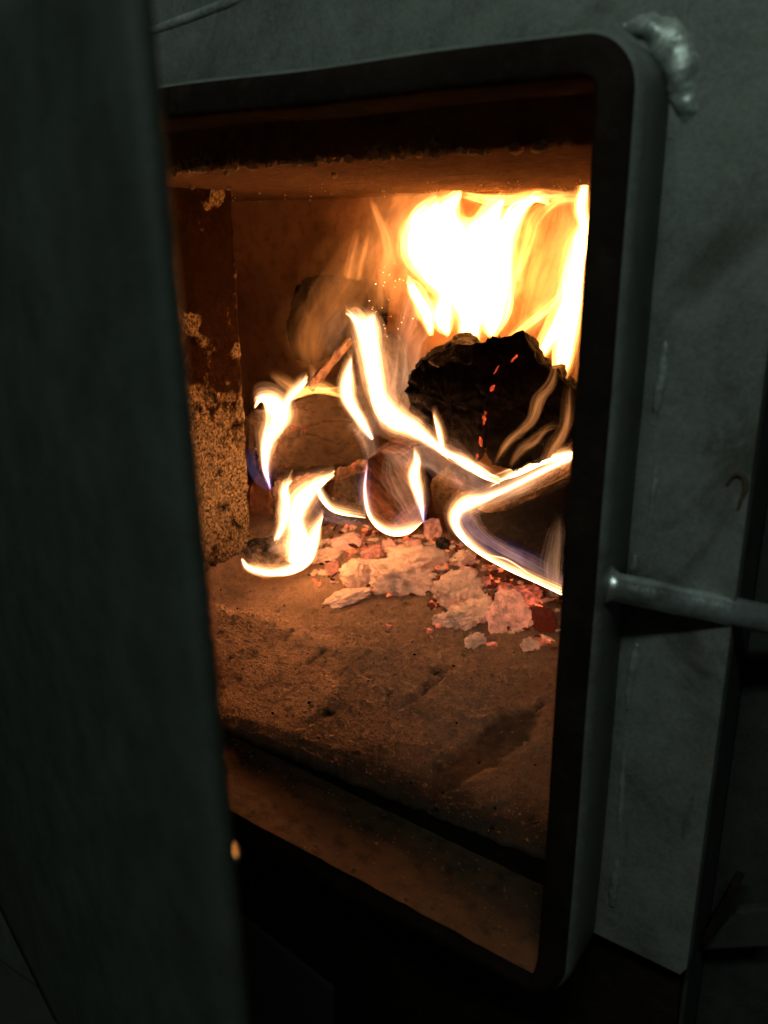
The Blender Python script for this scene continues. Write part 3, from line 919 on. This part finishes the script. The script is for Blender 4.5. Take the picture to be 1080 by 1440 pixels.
AP, PK, EM, CO = M['ash_pale'], M['ash_pink'], M['ember'], M['coal']
LUMPS = [
    ('ash_lump', 566, 814, 44, 25, AP, 'largest pale fluffy ash lump in the middle of the embers', 'ash lump', 'lump', -.1),
    ('ash_lump', 585, 788, 40, 20, AP, 'pale crumbly ash ridge just behind the largest lump', 'ash lump', 'lump', -.05),
    ('ash_lump', 503, 808, 25, 20, AP, 'rounded pale ash lump left of the largest lump', 'ash lump', 'lump', .2),
    ('ash_flake', 488, 840, 31, 9, AP, 'long pale ash flake lying in front of the rounded lump', 'ash flake', 'lump', .25),
    ('ash_lump', 643, 830, 32, 24, AP, 'sloping tan ash lump right of the largest lump', 'ash lump', 'lump', .5),
    ('ash_lump', 657, 866, 34, 17, AP, 'low pale ash ridge left of the big curved flake', 'ash lump', 'lump', .35),
    ('ash_flake', 716, 868, 30, 31, PK, 'big curved leaf of pinkish ash standing at the right', 'ash flake', 'flake', -.5),
    ('ash_lump', 620, 872, 12, 10, AP, 'small pale ash knob at the foot of the low ridge', 'ash lump', 'lump', 0),
    ('ash_flake', 667, 901, 17, 10, AP, 'small flat pale chip below the big curved flake', 'ash flake', 'flake', .3),
    ('ember', 692, 909, 8, 6, EM, 'small square pink ember beside the flat pale chip', 'ember', 'block', .1),
    ('ash_flake', 747, 911, 15, 11, AP, 'pale angular ash chip nearest the door frame', 'ash flake', 'flake', -.6),
    ('ember', 764, 905, 13, 7, EM, 'curved pink edged ember touching the door frame side', 'ember', 'flake', -.5),
    ('ember', 738, 838, 23, 13, EM, 'broad pink glowing ember under the wide dark log', 'ember', 'block', .1),
    ('ember', 712, 829, 14, 9, EM, 'pink ember left of the broad glowing one', 'ember', 'block', -.2),
    ('charcoal', 764, 873, 17, 20, CO, 'black charcoal lump with red glowing edges at the right', 'charcoal', 'block', .1),
    ('ember', 683, 818, 8, 7, EM, 'round red ember beside the sloping tan lump', 'ember', 'block', 0),
    ('ember', 487, 762, 23, 10, PK, 'long pink ember at the back left of the pile', 'ember', 'block', .3),
    ('ember', 524, 777, 20, 9, EM, 'slanting pink ember behind the rounded lump', 'ember', 'block', .45),
    ('ember', 548, 770, 13, 10, PK, 'pink ember chip right under the log end', 'ember', 'flake', -.7),
    ('ember', 468, 799, 12, 9, EM, 'red hot ember left of the rounded ash lump', 'ember', 'block', .2),
    ('ember', 608, 745, 13, 17, PK, 'tall pink ember between the log end and the right log', 'ember', 'block', .1),
    ('ember', 581, 768, 13, 9, PK, 'pink ember behind the pale crumbly ridge', 'ember', 'block', 0),
    ('charcoal', 622, 768, 11, 12, M['char_grey'], 'grey charcoal knob right of the pale crumbly ridge', 'charcoal', 'block', -.3),
    ('ash_lump', 650, 786, 16, 11, AP, 'tan ash lump at the foot of the thin flame', 'ash lump', 'lump', .3),
    ('ash_lump', 457, 782, 22, 9, AP, 'low pale ash lump beside the bottom left flame', 'ash lump', 'lump', .25),
    ('ash_lump', 678, 846, 12, 11, AP, 'small tan ash lump above the big curved flake', 'ash lump', 'lump', 0),
    ('ember', 650, 851, 5, 7, EM, 'tiny pink ember stuck between two tan lumps', 'ember', 'block', 0),
    ('ember', 548, 881, 5, 3, EM, 'lone red ember on the ash in front of the pile', 'ember', 'block', 0),
    ('ember', 605, 888, 5, 4, EM, 'little red ember left of the small pale knob', 'ember', 'block', 0),
    ('ember', 616, 880, 4, 4, EM, 'little red ember right at the small pale knob', 'ember', 'block', 0),
    ('ember', 700, 802, 12, 7, PK, 'pink ember against the thin flame of the wide log', 'ember', 'block', -.3),
    ('ember', 660, 806, 13, 8, PK, 'flat pink ember between tan lump and thin flame', 'ember', 'block', -.2),
]
for i, (nm, px, py, rx, ry, mt, lab, cat, kd, rot) in enumerate(LUMPS):
    lump(nm, px, py, rx, ry, mt, lab, cat, kd, rot, seed=i)
# crumbled coals between them
def bed(name, n, mat, label, cat, rng, seed, flake=False):
    random.seed(seed)
    pl = []
    while len(pl) < n:
        px = random.uniform(430, 785); t = (px - 430) / 355
        lo = 745 + 60 * t * t + 10 * t; hi = 822 + 95 * t ** 1.5
        py = random.uniform(lo - 10, hi)
        g0 = ground(px, py)
        pl.append((g0 + Vector((0, 0, .001)), random.uniform(*rng)))
    return tag(mk(name, *crumbs(pl, 2, flake), mat, smooth=False), label, cat, kind='stuff')
bed('ash_crumbs', 150, AP, 'pale ash crumbs filling the gaps between the lumps', 'ash crumbs', (.0015, .008), 21, True)
bed('ember_crumbs', 170, M['hot_crumb'], 'broken glowing ember crumbs among the ash lumps', 'ember crumbs', (.002, .006), 22, True)
bed('coal_crumbs', 170, CO, 'dark coal crumbs among the ash lumps', 'coal crumbs', (.003, .008), 23, True)

# ------------------------------------------------------------------ flames
def tongue(acc, pts, blue=0.0, blue_len=.25, orange=0.0, tip=.35, seed=0, flat=.55, n=26, sub=10, wob=.34, I=1.0, fil=0):
    """one tongue of burning gas: a closed tapering body round a curved centre line. pts = (px, py, depth, radius px[, brightness])"""
    P = [np.array((*at(p[0], p[1], p[2]), p[3] * depth(at(p[0], p[1], p[2])) / F, p[4] if len(p) > 4 else 1.0)) for p in pts]
    Q = catmull(P, sub)
    V, Fc, Cc, Fl = acc
    b0 = len(V)
    m = len(Q)
    a_prev = None
    arc = 0
    for i, q in enumerate(Q):
        c = Vector(q[:3])
        if i: arc += (c - Vector(Q[i - 1][:3])).length
        t = Vector(Q[min(i + 1, m - 1)][:3] - Q[max(i - 1, 0)][:3]).normalized()
        a = t.cross(Vector((hx, hy, .2)))
        a = a.normalized() if a.length > 1e-5 else a_prev
        if a_prev is not None and a.dot(a_prev) < 0: a = -a
        a_prev = a
        b = t.cross(a).normalized()
        u = i / (m - 1)
        r = max(.0003, q[3])
        inten = max(0, q[4]) * I * (1 - (1 - tip) * sm(.7, 1.0, u)) * sm(-.05, .12, u)
        bl = blue * (1 - sm(0, blue_len, u))
        for k in range(n):
            an = 2 * math.pi * k / n
            ca, sa = math.cos(an), math.sin(an)
            w_ = 1 + wob * (fbm(Vector((ca * 1.0 + seed * 3.7, sa * 1.0, arc * 14)), 4) + .25 * noise.noise(Vector((ca * 3 + seed, sa * 3, arc * 50))))
            V.append(c + a * ca * r * w_ + b * sa * r * w_ * flat)
            Cc.append((inten, bl, orange, 1))
            Fl.append((ca * .8 + seed * 2.3, sa * .8 + seed * 1.1, arc * 9, 1))
    for i in range(m - 1):
        for k in range(n):
            Fc.append((b0 + i * n + k, b0 + i * n + (k + 1) % n, b0 + (i + 1) * n + (k + 1) % n, b0 + (i + 1) * n + k))
    Fc.append(tuple(b0 + k for k in range(n - 1, -1, -1))); Fc.append(tuple(b0 + (m - 1) * n + k for k in range(n)))
    rg = random.Random(int(seed * 1000) + 17)
    for f_ in range(fil):                   # finer strands beside the main body
        j0 = rg.uniform(-.95, .95); sc = rg.uniform(.14, .36); dz = rg.uniform(-.012, .012)
        Y_ = []
        for i, p in enumerate(pts):
            u = i / (len(pts) - 1)
            jj = j0 + rg.uniform(-.35, .35)
            Y_.append((p[0] + jj * p[3] * 1.05, p[1] + rg.uniform(-6, 6) - 10 * rg.random() * u, p[2] + dz, max(.6, p[3] * sc * rg.uniform(.6, 1.2) + .8), (p[4] if len(p) > 4 else 1.0) * rg.uniform(.35, .9)))
        tongue(acc, Y_, blue, blue_len, orange + rg.uniform(0, .15), .2, seed + f_ * 1.37 + .5, flat, 14, sub, wob, I)
SHELLS = {'flame': ((.52, 1.0, 0), (.78, .22, .03), (1.02, .07, .12), (1.32, .02, .3)),
          'flame_pale': ((.44, 1.0, 0), (.68, .13, 0), (.92, .045, .02), (1.2, .015, .06), (1.6, .0045, .12)),
          'flame_sheet': ((.8, .7, 0), (1.1, .45, .05), (1.45, .25, .1)),
          'flame_faint': ((.6, .7, 0), (1.0, .45, .05), (1.4, .25, .1))}
def flame(name, label, tongues):
    """tongues = list of (material, points, options); nested shells of thinner gas give each one its soft rim"""
    keys = []
    for t in tongues:
        if t[0] not in keys: keys.append(t[0])
    V, Fc, Cc, Fl, fm = [], [], [], [], []
    for ki, key in enumerate(keys):
        for s, t in enumerate(x for x in tongues if x[0] == key):
            for li, (sr, si, so) in enumerate(SHELLS[key]):
                f0 = len(Fc)
                op = dict(t[2]) if len(t) > 2 else {}
                op['orange'] = min(1, op.get('orange', 0) + so)
                op['wob'] = op.get('wob', .34) * (1 + .12 * li)
                if li >= 2: op['blue'] = min(1, op.get('blue', 0) * 1.25)
                op['fil'] = (op.get('fil', 0) // 2, op.get('fil', 0), 0, 0, 0)[li]
                m_ = len(t[1]) - 1
                P = [(p[0], p[1] - li * 3.5 * (k / m_), p[2], p[3] * sr + .35 * li, (p[4] if len(p) > 4 else 1.0) * si) for k, p in enumerate(t[1])]
                tongue((V, Fc, Cc, Fl), P, seed=s + ki * 3.3 + li * .06 + len(label) * .37, **op)
                fm += [ki] * (len(Fc) - f0)
    o = mk(name, V, Fc, [M[k] for k in keys], cols=Cc, colname='gas', fmat=fm)
    a = o.data.color_attributes.new('flow', 'FLOAT_COLOR', 'POINT')
    a.data.foreach_set('color', np.array(Fl, dtype=np.float32).ravel())
    return tag(o, label, 'flame')

FL, PA, SH, FA = 'flame', 'flame_pale', 'flame_sheet', 'flame_faint'
flame('flame', 'largest white hot flame rising behind the big black block', [
    (FL, [(668, 482, 1.14, 8), (660, 440, 1.14, 30), (650, 392, 1.14, 56), (632, 345, 1.14, 58), (622, 312, 1.14, 36), (632, 290, 1.14, 20), (648, 272, 1.14, 4)], dict(fil=6)),
    (FL, [(640, 420, 1.16, 14), (606, 382, 1.16, 26), (588, 348, 1.15, 26), (594, 312, 1.15, 20), (616, 284, 1.15, 5)], dict(fil=6)),
    (FL, [(690, 474, 1.15, 8), (694, 432, 1.15, 28), (698, 380, 1.15, 34), (706, 335, 1.15, 28), (726, 300, 1.15, 16), (750, 282, 1.15, 7), (772, 287, 1.15, 2)], dict(fil=6)),
    (FL, [(672, 384, 1.15, 38), (680, 336, 1.15, 38), (692, 306, 1.15, 20), (708, 282, 1.15, 4)], dict(fil=4)),
    (FL, [(606, 472, 1.12, 4), (600, 442, 1.12, 15), (584, 416, 1.12, 11), (573, 396, 1.12, 3)], dict(fil=3)),
    (FL, [(630, 470, 1.12, 6), (622, 446, 1.12, 22), (626, 414, 1.12, 14)], dict(fil=2)),
    (FL, [(640, 520, 1.08, 2, .4), (648, 495, 1.09, 8, .8), (654, 468, 1.1, 12), (650, 448, 1.1, 5)], dict(fil=2, blue=.6)),
    (FL, [(724, 396, 1.19, 6, .07), (742, 346, 1.19, 14, .05), (752, 312, 1.19, 14, .05), (780, 286, 1.19, 12, .05), (826, 284, 1.19, 7, .05)], dict(orange=.4, fil=10)),
    (FL, [(740, 470, 1.2, 20, .04), (772, 400, 1.2, 50, .032), (796, 320, 1.2, 50, .032), (796, 270, 1.2, 20, .025)], dict(orange=.4, fil=10)),
    (FL, [(712, 482, 1.13, 4, .25), (740, 458, 1.13, 8, .2), (770, 436, 1.13, 7, .14), (800, 400, 1.13, 3, .08)], dict(orange=.1, fil=4)),
    (FL, [(650, 276, 1.17, 5, .15), (700, 284, 1.17, 9, .14), (760, 279, 1.17, 8, .1), (822, 282, 1.17, 5, .07)], dict(orange=.2, fil=6)),
    (FA, [(560, 420, 1.19, 30, .5), (560, 340, 1.19, 50, .5), (590, 280, 1.19, 40, .5), (640, 250, 1.19, 20, .4)], dict(orange=.6, fil=4)),  # wide faint emission imitating firelit smoke round the flame
])
flame('flame', 'tall flame running up beside the inner edge of the door frame', [
    (FL, [(786, 548, 1.07, 5), (794, 495, 1.07, 18), (802, 432, 1.07, 22), (810, 375, 1.07, 20), (824, 325, 1.07, 14), (834, 300, 1.07, 4)], dict(fil=6)),
    (FL, [(750, 514, 1.10, 5, .5), (772, 480, 1.10, 13, .6), (796, 430, 1.10, 16, .8), (806, 385, 1.10, 4)], dict(fil=5)),
    (FL, [(826, 330, 1.12, 5), (817, 298, 1.12, 11), (824, 258, 1.12, 6)], dict(fil=2)),
    (FL, [(840, 560, 1.12, 26, .8), (850, 470, 1.12, 30), (854, 380, 1.12, 28), (850, 300, 1.12, 18), (852, 262, 1.12, 6)]),
])
flame('flame', 'tall narrow flame leaping up in the middle of the fire', [
    (PA, [(660, 660, 1.0, 2, .1), (630, 640, 1.0, 7, .12), (604, 620, .99, 12, .3), (580, 604, .99, 17, .8), (550, 588, .99, 20, 1.2), (533, 556, 1.0, 13, 1.3), (523, 505, 1.0, 15, 1.4), (514, 472, 1.01, 16, 1.1), (500, 450, 1.01, 9, .5), (486, 440, 1.01, 2, .1)], dict(fil=4)),
    (PA, [(523, 540, 1.0, 8, 1.2), (521, 490, 1.0, 12, 1.6), (522, 458, 1.0, 9, 1.5), (526, 446, 1.0, 3, .8)]),
    (SH, [(540, 590, 1.02, 4, .6), (560, 540, 1.03, 9, .8), (566, 480, 1.04, 8, .8), (580, 430, 1.05, 10, .8), (588, 405, 1.06, 4, .5)]),
    (SH, [(560, 600, 1.04, 5, .5), (576, 545, 1.05, 9, .7), (582, 490, 1.06, 12, .7), (600, 460, 1.07, 8, .5)]),
    (SH, [(530, 610, 1.0, 10, .6), (540, 560, 1.0, 12, .5), (548, 500, 1.02, 8, .4), (552, 460, 1.02, 3, .3)], dict(blue=.55, blue_len=.9)),
    (SH, [(560, 650, .98, 12, .6), (600, 640, .98, 22, .7), (650, 665, .98, 20, .6), (690, 690, .98, 8, .4)], dict(blue=.35, blue_len=.9)),
])
flame('flame', 'slim forked flame left of the tall narrow flame', [
    (PA, [(524, 618, 1.03, 3, .8), (506, 590, 1.03, 8, 1.2), (489, 560, 1.03, 9, 1.3), (489, 532, 1.03, 6, 1.2), (494, 505, 1.03, 1, .4)], dict(blue=.4, blue_len=.2)),
    (SH, [(522, 660, 1.0, 5, .8), (522, 630, 1.0, 9, .8), (506, 600, 1.0, 12, .7), (486, 606, 1.0, 4, .4)], dict(blue=.3, blue_len=.5)),
    (SH, [(476, 500, 1.08, 4, .12), (466, 476, 1.08, 12, .15), (480, 450, 1.08, 12, .15), (488, 432, 1.08, 4, .1)]),
])
flame('flame', 'curling flame on the left end of the cracked brown log', [
    (PA, [(380, 686, .995, 1.5, .6), (373, 655, .995, 6, .9), (377, 622, .995, 11, 1.2), (391, 592, .995, 17, 1.4), (384, 570, .995, 15, 1.3), (367, 562, .995, 7, 1.0), (358, 574, .995, 1, .3)], dict(blue=.9, blue_len=.3, fil=2)),
    (PA, [(398, 584, 1.0, 7, 1.0), (406, 562, 1.03, 6, .9), (422, 546, 1.06, 5, .8), (432, 536, 1.07, 1.5, .3)], dict(fil=2)),
    (FL, [(404, 566, 1.09, 4, .3), (430, 552, 1.09, 8, .25), (456, 550, 1.09, 10, .3), (482, 558, 1.09, 4, .2)], dict(fil=3)),
    (FA, [(424, 556, 1.1, 6, .9), (402, 541, 1.1, 9, .8), (380, 530, 1.1, 4, .3)], dict(fil=2)),
    (FA, [(440, 552, 1.1, 8, .9), (444, 536, 1.1, 9, .7), (436, 520, 1.1, 4, .3)], dict(fil=2)),
    (SH, [(352, 630, 1.0, 5, .4), (356, 660, .99, 8, .55), (372, 682, .99, 7, .6), (386, 692, .99, 2, .4)], dict(blue=.85, blue_len=9)),
])
flame('flame', 'bright flame wrapping the log stub at the bottom left', [
    (PA, [(340, 786, .855, 2, .9), (350, 799, .85, 5, 1.3), (376, 806, .85, 7, 1.5), (406, 804, .85, 9, 1.5), (428, 790, .86, 12, 1.6), (438, 768, .87, 11, 1.5), (446, 745, .88, 6, 1.2), (454, 726, .89, 1, .5)], dict(blue=.3, blue_len=.1)),
    (PA, [(412, 792, .87, 10, 1.3), (420, 760, .88, 17, 1.2), (416, 730, .89, 15, 1), (428, 700, .90, 17, 1.2), (446, 684, .91, 10, 1.1), (470, 668, .92, 2, .5)], dict(fil=3)),
    (PA, [(386, 764, .88, 2, .6), (398, 738, .89, 6, .8), (402, 712, .90, 8, .9), (400, 690, .90, 6, .8), (410, 676, .9, 2, .4)], dict(fil=2)),
    (PA, [(446, 684, .94, 3, .9), (454, 703, .94, 5, 1), (472, 720, .94, 4, .9), (514, 728, .94, 1.5, .5)], dict(flat=.8)),
    (SH, [(440, 705, .93, 4, .5), (456, 722, .93, 9, .5), (490, 735, .93, 6, .5), (516, 736, .93, 2, .3)], dict(blue=.6, blue_len=3)),
    (SH, [(380, 776, .86, 6, .4), (404, 762, .86, 16, .5), (430, 735, .87, 14, .5), (445, 715, .88, 4, .3)]),
])
flame('flame', 'thin flame licking round the grain marked log end', [
    (PA, [(517, 648, .98, 1.5, .12), (513, 690, .97, 4, .25), (521, 728, .965, 4, .5), (544, 749, .96, 4.5, 1.2), (572, 750, .96, 4, 1.2), (594, 734, .965, 1.5, .4)], dict(blue=.75, blue_len=.5, flat=.9)),
    (PA, [(596, 735, .97, 2, .5), (590, 700, .97, 6, 1), (582, 672, .97, 8, 1.5), (586, 652, .97, 5, 1.4), (583, 636, .97, 1, .5)], dict(blue=.9, blue_len=.35)),
    (SH, [(588, 735, .965, 8, .5), (578, 700, .965, 18, .6), (562, 665, .965, 20, .6), (548, 640, .97, 8, .5), (530, 632, .97, 2, .3)], dict(blue=.3, blue_len=.4)),
    (SH, [(520, 725, .966, 4, .6), (512, 690, .966, 8, .6), (518, 655, .97, 5, .5)], dict(blue=.8, blue_len=3)),
    (SH, [(548, 744, .958, 6, .6), (566, 738, .956, 12, .7), (588, 716, .958, 8, .6), (598, 690, .96, 3, .4)], dict(blue=.55, blue_len=3)),
])
flame('flame', 'long thin flame outlining the wide dark log at the lower right', [
    (PA, [(806, 642, .95, 7, 1.2), (772, 658, .945, 6, .8), (722, 684, .94, 5, .6), (684, 701, .94, 7, .7), (656, 710, .935, 10, 1.3), (641, 728, .93, 8, 1.4), (646, 752, .93, 5.5, 1.2), (672, 777, .93, 3.4, 1.0), (712, 800, .93, 2.4, 1.2), (752, 818, .93, 2.2, 1.2), (790, 836, .93, 2, 1.1)], dict(flat=.9, tip=.8, fil=1)),
    (PA, [(806, 638, 1.0, 7, 1.5), (764, 650, 1.0, 5, 1.0), (722, 667, 1.0, 3, .6), (690, 684, 1.0, 1.2, .3)], dict(flat=.9, fil=2)),
    (SH, [(655, 716, .93, 8, 1.2), (652, 742, .925, 13, 1.3), (690, 772, .925, 13, 1.2), (740, 796, .925, 13, 1.2), (790, 822, .925, 11, 1.1)], dict(blue=.9, blue_len=9)),
    (SH, [(655, 720, .93, 10, .8), (668, 746, .925, 9, .9), (700, 770, .925, 7, .9), (745, 795, .925, 6, .9), (790, 820, .925, 5, .8)], dict(blue=.3, blue_len=9)),
    (SH, [(780, 838, .92, 8, .6), (777, 800, .92, 11, .5), (782, 760, .92, 8, .35), (786, 730, .92, 3, .2)], dict(fil=2)),
    (SH, [(640, 730, .935, 6, .5), (670, 708, .94, 13, .9), (720, 688, .94, 13, .9), (790, 652, .94, 11, .8)], dict(fil=3)),
])
flame('flame', 'bright flame edge under the big black block', [
    (PA, [(596, 612, .985, 2, .5), (622, 634, .98, 4, 1.1), (650, 650, .975, 5.5, 1.3), (676, 668, .975, 6, 1.2), (702, 680, .98, 2, .4)], dict(wob=.7, fil=2)),
    (PA, [(624, 640, .97, 4, .9), (618, 612, .965, 5, .9), (610, 584, .965, 1.5, .4)], dict(orange=.25)),
    (SH, [(640, 660, .97, 8, .5), (660, 680, .97, 14, .5), (690, 690, .97, 10, .5), (715, 685, .97, 4, .3)], dict(blue=.55, blue_len=3)),
])
flame('flame', 'pale see through flame in front of the big black block', [
    (FA, [(696, 650, .95, 1.5, .2), (716, 622, .95, 5, .45), (746, 596, .95, 6, .5), (758, 566, .95, 7, .5), (776, 540, .95, 5, .4), (782, 510, .95, 1.2, .15)], dict(fil=4, wob=.6)),
    (FA, [(716, 654, .95, 1.5, .2), (734, 632, .95, 5, .4), (752, 622, .95, 5, .4), (770, 606, .95, 2.5, .25), (790, 602, .95, 1, .1)], dict(fil=3, wob=.6)),
    (FA, [(766, 660, .95, 4, .3), (776, 636, .95, 8, .5), (796, 600, .95, 7, .4), (800, 550, .95, 4, .25)], dict(fil=3, wob=.6)),
])
flame('flame', 'faint orange wisps above the smoke veiled log', [
    (FA, [(488, 404, 1.18, 6, .5), (494, 374, 1.18, 5, .6), (501, 345, 1.18, 3, .5), (504, 328, 1.18, .8, .2)], dict(orange=.5, fil=3)),
    (FA, [(502, 398, 1.18, 5, .4), (511, 364, 1.18, 4, .5), (520, 326, 1.18, 1.5, .3)], dict(orange=.5, fil=3)),
    (FA, [(552, 380, 1.18, 12, .5), (542, 335, 1.18, 9, .8), (528, 302, 1.18, 5, .8), (519, 282, 1.18, 1, .3)], dict(orange=.5, fil=4)),
    (FA, [(440, 520, 1.10, 20, .25), (450, 470, 1.10, 42, .35), (480, 420, 1.10, 46, .35), (520, 360, 1.10, 36, .3), (560, 300, 1.12, 24, .2)], dict(orange=.6, fil=4)),  # emissive gas standing in for firelit smoke before the back log
    (FA, [(545, 440, 1.17, 24, .4), (556, 380, 1.17, 36, .6), (575, 310, 1.17, 34, .6), (640, 262, 1.17, 18, .4)], dict(orange=.55, fil=5)),  # smoke glow over the back wall, likewise imitated by emission
])
# sparks thrown up above the middle of the fire
random.seed(5)
pl = []
for i in range(34):
    px = random.gauss(546, 14); py = random.uniform(372, 475) + (px - 546) * -.6
    pl.append((at(px, py, random.uniform(.98, 1.12)), random.uniform(.0004, .0009)))
ms, nt = newmat('spark'); g = N(nt)
g.pbr((.1, .05, .02), .8, 0, None, (1, .45, .16), 5.0)
tag(mk('sparks', *crumbs(pl, 1), ms), 'tiny orange sparks flying above the middle of the fire', 'sparks', kind='stuff')
